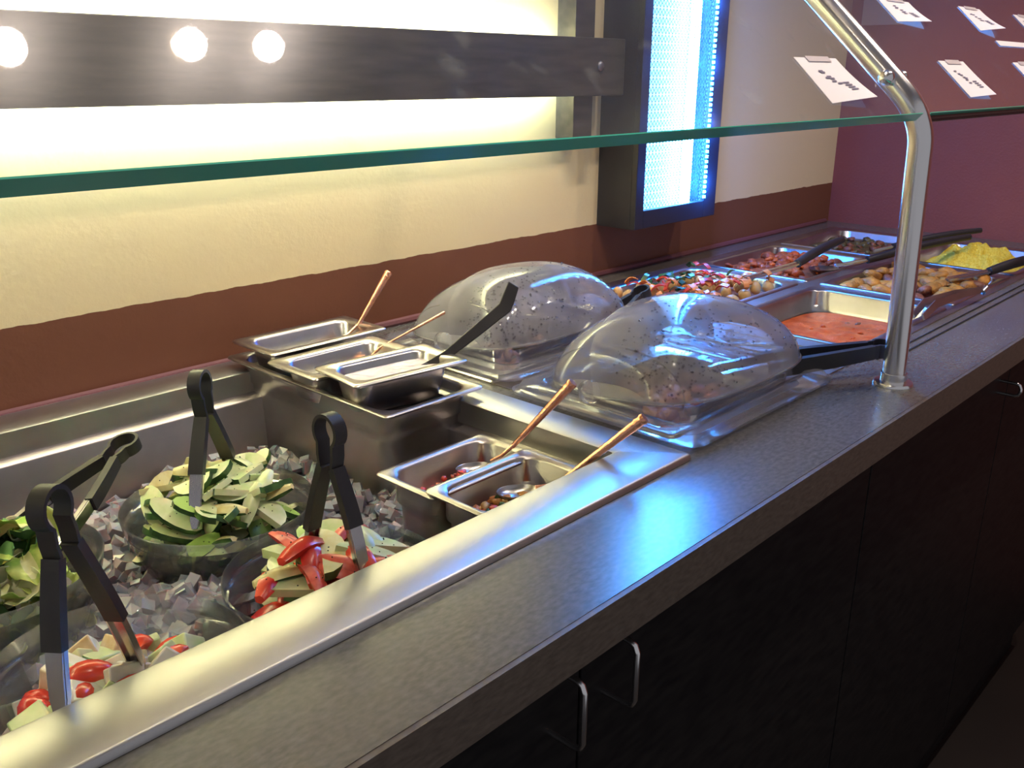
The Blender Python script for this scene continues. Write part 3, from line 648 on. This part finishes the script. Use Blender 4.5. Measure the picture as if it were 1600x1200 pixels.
H3 = (tw, 'tomato_wedge', 'red tomato wedge in the diced mixed salad', 'tomato', 'tomato wedges in the mixed salad')
heap('mix', [H1, H2, H1, H3, H1, H2, H3], 180, .078, -.062, .048, .9, (.95, 1.3), off=(-.002, -.004))
L_ = (leaves, 'lettuce_piece', '{d} torn lettuce piece in the leftmost bowl', 'lettuce', 'torn lettuce in the leftmost bowl')
heap('lett', [L_], 140, .076, -.064, .084, .8, (.75, 1.1))
# ============================================================ TONGS AND SPOONS
def hairpin(label, apex, tipA, tipB, loop_r=.0140, band=.0125, neck=.045, black=.55, wd=None, group=None, neck_gap=.0075, mats=('vinyl', 'tong_steel'), tip=True):
    A = Vector(apex); P = Vector(tipA); Q = Vector(tipB); mid = (P+Q)/2
    ax = (mid-A).normalized(); lat = (P-Q); lat = (lat-ax*lat.dot(ax)).normalized(); nrm = ax.cross(lat).normalized()
    L_ = (mid-A).length
    t = thing('serving_tongs', label, 'tongs', tuple(A))
    loop = MB(); pts = []
    cen = ax*loop_r
    for k in range(21):
        a = math.radians(-138+276*k/20)
        pts.append(cen + lat*(loop_r*math.sin(a)) - ax*(loop_r*math.cos(a)))
    # extend to necks
    n0 = ax*neck - lat*neck_gap; n1 = ax*neck + lat*neck_gap
    pts = [n0, n0.lerp(pts[0], .5)+lat*-.001]+pts+[n1.lerp(pts[-1], .5)+lat*.001, n1]
    loop.band(pts, nrm, band, .0030); loop.build('spring_loop', mats[0], t)
    for sgn, T_ in ((1, P), (-1, Q)):
        s_ = ax*neck+lat*neck_gap*sgn; e_ = T_-A
        N_ = 14; path = []; wds = []
        for k in range(N_+1):
            u = k/N_; p = s_.lerp(e_, u)+lat*sgn*.004*math.sin(PI*u); path.append(p); wds.append(band*(1.0+.15*math.sin(PI*u)))
        kb = int(N_*black)
        a = MB(); a.band(path[:kb+1], nrm, wds[:kb+1], .0075); a.build('grip', mats[0], t, angle=30)
        c = MB()
        wt = [w_*.82*(1 if k < N_-kb-2 else .78 if k < N_-kb else .45) for k, w_ in enumerate(wds[kb:])]
        c.band(path[kb:], nrm, wt, .0035)
        # folded side flanges make the arm a channel
        for q in (-1, 1):
            fl = [p+nrm*q*wt[i]*.48-lat*sgn*.0022 for i, p in enumerate(path[kb:])]
            c.band(fl, lat, .0045, .0012)
        c.build('steel_arm', mats[1], t, angle=30)
    return t
hairpin('black handled tongs standing in the cucumber bowl', (.417, .80, .110), (.378, .763, -.030), (.475, .838, -.058))
hairpin('black handled tongs standing in the tomato strip bowl', (.424, .60, .116), (.415, .640, -.062), (.420, .556, -.022))
hairpin('black handled tongs standing in the diced mixed salad', (.1895, .575, .136), (.168, .550, -.022), (.250, .605, -.062), neck_gap=.010)
hairpin('black handled tongs leaning across the lettuce bowl', (.392, .905, .020), (.238, .868, -.024), (.262, .795, -.022), neck=.04)
def copper_ladle(label, end, joint, bowl_at, name='ladle', r=.0056, bowl=True, flat=1.):
    E_ = Vector(end); J = Vector(joint); t = thing(name, label, 'ladle', tuple(J))
    d = E_-J; L_ = d.length; ax = d.normalized()
    h = MB(); K = 44; pts = []; rad = []
    for k in range(K+1):
        u = k/K; pts.append(ax*L_*u); rr = r*(.50+.55*u)
        if k in (8, 10, 22, 24, 40, 43): rr *= 1.08
        if k in (7, 9, 11, 21, 23, 25, 39, 41): rr *= .94
        rad.append(rr)
    rad[-1] *= .9; h.tube(pts, rad, 12); h.build('handle', 'copper', t)
    if bowl:
        Bp = Vector(bowl_at)-J
        s_ = MB(); s_.tube([ax*.004, Bp*.35+Vector((0, 0, -.002)), Bp*.7], [.0024, .0020, .0024], 8); s_.build('neck', 'copper', t)
        c = MB(); dr = Vector((Bp.x, Bp.y, 0)).normalized(); sd = Vector((-dr.y, dr.x, 0)); rings = []
        for z, k in ((-.0085, .1), (-.0075, .45), (-.005, .75), (-.002, .93), (0, 1.), (.0008, 1.), (.0002, .96), (-.0018, .90), (-.0045, .72), (-.0066, .42), (-.0075, .08)):
            rings.append([Bp+dr*.006+dr*(.023*k*math.cos(2*PI*q/24))+sd*(.016*k*math.sin(2*PI*q/24))+Vector((0, 0, z)) for q in range(24)])
        c.loft(rings, True, True); c.build('spoon_bowl', 'pan', t, angle=60)
    return t
copper_ladle('copper handled ladle rising from the brown chutney pan by the wall', (.846, 1.03, .110), (.786, 1.030, .042), (.735, 1.026, .024))
copper_ladle('thin copper handled ladle in the green chutney pan', (.838, .905, .074), (.744, .935, .036), (.715, .934, .022), r=.0022)
copper_ladle('copper handled ladle resting in the tomato relish pan', (.742, .600, .068), (.706, .655, -.012), (.676, .674, -.034))
copper_ladle('copper handled ladle resting in the vegetable pickle by the rail', (.738, .502, .054), (.694, .571, -.022), (.658, .594, -.030))
# black bent handle in the yogurt
t = thing('black_serving_spoon', 'black plastic serving spoon with a bent handle in the yogurt', 'spoon', (.733, .824, .041))
b = MB(); b.band([(-.020, -.002, -.004), (.0, -.002, .0), (.020, -.015, .012), (.050, -.028, .034), (.080, -.038, .054), (.094, -.042, .063), (.101, -.042, .074), (.110, -.042, .090)], (-.44, .695, .47), [.010, .010, .012, .014, .016, .017, .017, .015], .005)
b.build('handle', 'vinyl', t, bevel=.001, angle=30)
c = MB(); rings = []
for z, k in ((-.006, .1), (-.004, .6), (-.001, .95), (.0, 1.), (.0005, .9), (-.003, .6), (-.004, .1)):
    rings.append([(-.026+.018*k*math.cos(2*PI*q/20), .012*k*math.sin(2*PI*q/20), -.001+z) for q in range(20)])
c.loft(rings, True, True); c.build('spoon_bowl', 'vinyl', t)
# hot pan utensils
def handled(name, label, cat, a, b_, c_, rs=.0035, rb=.007, spoon=True):
    """steel rod a->b_, black grip b_->c_"""
    A, B_, C = Vector(a), Vector(b_), Vector(c_); t = thing(name, label, cat, tuple(A))
    m_ = MB(); m_.band([Vector(), (B_-A)*.5, B_-A], (B_-A).cross(Vector((0, 0, 1))).cross(B_-A), rs*2.2, rs); m_.band([(B_-A)*.0, B_-A], (B_-A).cross(Vector((0, 0, 1))), rs*2.6, rs*.8); m_.build('steel_shaft', 'chrome', t)
    g = MB(); d = C-B_; K = 8
    g.tube([B_-A+d*(k/K)+Vector((0, 0, .004*math.sin(PI*k/K))) for k in range(K+1)], [rb*(.75+.3*math.sin(PI*(.15+.8*k/K))) for k in range(K+1)], 10); g.build('black_grip', 'vinyl', t)
    if spoon:
        s_ = MB(); dr = (A-B_); dr.z = 0; dr.normalize(); sd = Vector((-dr.y, dr.x, 0)); rings = []
        for z, k in ((-.009, .1), (-.007, .6), (-.002, .93), (0, 1.), (-.001, .9), (-.005, .6), (-.007, .1)):
            rings.append([dr*.026+dr*(.032*k*math.cos(2*PI*q/20))+sd*(.024*k*math.sin(2*PI*q/20))+Vector((0, 0, z-.004)) for q in range(20)])
        s_.loft(rings, True, True); s_.build('spoon_bowl', 'pan', t)
    return t
handled('serving_spoon', 'black gripped steel spoon laid across the mixed vegetables', 'spoon', (1.548, .848, .020), (1.705, .822, .031), (1.92, .832, .050), rs=.0042, rb=.0095, spoon=False)
handled('serving_spoon', 'steel spoon with a long dark grip behind the post', 'spoon', (1.842, .805, .010), (1.905, .766, .018), (2.161, .651, .050), rs=.0035, rb=.0085)
handled('serving_spoon', 'dark gripped spoon resting above the yellow rice', 'spoon', (2.02, .80, .018), (2.06, .775, .026), (2.26, .66, .052), rs=.003, rb=.0075, spoon=False)
handled('serving_spoon', 'steel spoon with black grip over the golden fritters at the frame edge', 'spoon', (1.864, .589, .010), (1.973, .548, .016), (2.13, .485, .034), rs=.0045, rb=.0095)
t = thing('steel_serving_tongs', 'all steel serving tongs lying on the edge of the fritter pan', 'tongs', (1.60, .525, .012))
for s_ in (-1, 1):
    b = MB(); b.band([(-.09, -.012+s_*.008, .004), (0, .002+s_*.010, .008), (.09, -.014+s_*.007, .012), (.155, -.034, .012)], (0, .5, .9), [.010, .013, .011, .010], .003); b.build('arm', 'steel_dull', t, angle=30)
b = MB(); b.tube([(.150, -.034, .008), (.162, -.036, .014)], .006, 10); b.build('pivot', 'chrome', t)
hairpin('black handled tongs propping up the nearer dome lid', (1.236, .452, .034), (1.010, .572, .018), (1.020, .600, .020), loop_r=.012, band=.019, neck=.03, black=.76, neck_gap=.008, mats=('vinyl', 'chrome'))
hairpin('black handled tongs poking out behind the rear dome', (1.190, .820, .062), (1.04, .80, .010), (1.05, .84, .010), loop_r=.013, band=.018, neck=.03, neck_gap=.008)
# ============================================================ SNEEZE GUARD
g = thing('guard_post', 'bent stainless steel tube post holding the glass guard', 'post', (1.188, .4227, 0))
b = MB(); th = math.radians(43)
base = Vector((0, 0, 0)); bend = Vector((-.024, 0, .326)); sl = Vector((0, math.cos(th), math.sin(th)))
pts = [base, bend*.5, bend*.93]; 
for k in range(1, 8):
    u = k/8; p0 = bend*.93; p1 = bend+Vector((-.001, 0, .012)); p2 = p1+sl*.045
    pts.append(p0*(1-u)**2+p1*2*u*(1-u)+p2*u*u)
pts += [bend+Vector((-.001, 0, .012))+sl*x for x in (.045, .15, .30, .48)]
b.tube(pts, .0145, 20); b.build('tube', 'chrome', g, angle=60)
b = MB(); b.lathe([(.0147, .0), (.0147, .016), (.0165, .016), (.0165, .005), (.024, .0045), (.0255, .002), (.0255, 0)], 28); b.build('base_flange', 'chrome', g)
for s_, sx in ((.060, -1), (.060, 1)):
    b = MB(); c0 = bend+Vector((0, 0, .012))+sl*s_; b.ico(c0+Vector((sx*.021, -.002, .002)), .0095, sq=(1, 1, 1), sub=3); b.tube([c0, c0+Vector((sx*.021, -.002, .002))], .004, 8); b.build('clamp_bolt', 'chrome', g)
def glass_panel(label, x0, x1):
    t = thing('glass_panel', label, 'glass guard', (0, .4227, .338)); H = .46; th_ = .0115
    nrm = Vector((0, -math.sin(th), math.cos(th))); 
    def q(x, s_, n_): return Vector((x, 0, 0))+sl*s_+nrm*n_
    b = MB(); b.add([q(x0, .001, 0), q(x1, .001, 0), q(x1, H, 0), q(x0, H, 0)], [(0, 1, 2, 3)]); b.build('pane', 'glass', t, smooth=False)
    b = MB(); v = [q(x, s_, n_) for x in (x0, x1) for s_, n_ in ((0, -th_/2), (0, th_/2), (.0012, th_/2), (.0012, -th_/2))]
    b.add(v, [(0, 1, 2, 3), (4, 7, 6, 5), (0, 4, 5, 1), (1, 5, 6, 2), (2, 6, 7, 3), (3, 7, 4, 0)]); b.build('polished_edge', 'glass_edge', t, smooth=False)
    return t
glass_panel('sloping glass guard with a green lower edge over the cold well', -.9, 1.150)
gp = glass_panel('sloping glass guard right of the steel post with most of the paper cards', 1.176, 2.42)
b = MB(); b.tube([(1.182, .4245, .3355), (2.42, .4245, .3355)], .0045, 8); tag(b.build('edge_gasket', 'vinyl'), 'dark rubber gasket along the lower edge of the right glass guard', 'gasket')
def card(label, x, s_, w_, h_, curl=0., marks=True, dark=False):
    t = thing('paper_card', label, 'card', (0, .4227, .338)); nrm = Vector((0, -math.sin(th), math.cos(th)))
    def q(u, v, n_=.0012): return Vector((x+u*w_, 0, 0))+sl*(s_-v*h_)+nrm*(n_+curl*(v**2)*u*.012)
    b = MB(); K = 6; vs = [q(i/K, j/K) for i in range(K+1) for j in range(K+1)]+[q(i/K, j/K, .0008) for i in range(K+1) for j in range(K+1)]
    n_ = (K+1)**2; fs = []
    for i in range(K):
        for j in range(K):
            a_ = i*(K+1)+j; fs += [(a_, a_+K+1, a_+K+2, a_+1), (n_+a_, n_+a_+1, n_+a_+K+2, n_+a_+K+1)]
    b.add(vs, fs); b.build('sheet', 'paper', t)
    if marks:
        m_ = MB()
        def patch(u0, u1, v0, v1, mi=0):
            m_.add([q(u0, v0, -.0006), q(u1, v0, -.0006), q(u1, v1, -.0006), q(u0, v1, -.0006)], [(0, 1, 2, 3)], mi)
            m_.add([q(u0, v0, .0020), q(u1, v0, .0020), q(u1, v1, .0020), q(u0, v1, .0020)], [(0, 1, 2, 3)], mi)
        rr = random.Random(int(x*1000))
        for k in range(7):
            u = .22+.09*rr.random()+.03*k; v = .30+.05*k+rr.uniform(-.03, .03); patch(u, u+.10, v, v+.035)
        for k in range(4):
            u = .58+.02*k; v = .58+.055*k; patch(u, u+.16, v, v+.03)
        m_.build('print', 'ink', t, smooth=False)
        tp = MB(); tp.add([q(.25, -.02, .0022), q(.80, -.02, .0022), q(.80, .10, .0022), q(.25, .10, .0022)], [(0, 1, 2, 3)]); tp.build('tape', 'tape', t, smooth=False)
card('white paper card left of the post on the glass guard', .955, .092, .100, .066, .6)
card('white paper card just right of the post low on the right glass', 1.373, .094, .098, .068, .3)
card('white paper card at the top edge above the post', 1.355, .214, .112, .046, .5)
card('white paper card high on the right glass below the top edge', 1.690, .223, .105, .056, .8)
card('white paper card low on the right glass cut by the frame edge', 1.705, .096, .105, .066, .3)
card('white paper card high on the right glass cut by the frame edge', 1.980, .223, .105, .056, .3)
card('narrow blank paper strip on the right glass', 1.723, .146, .20, .012, 0, False)
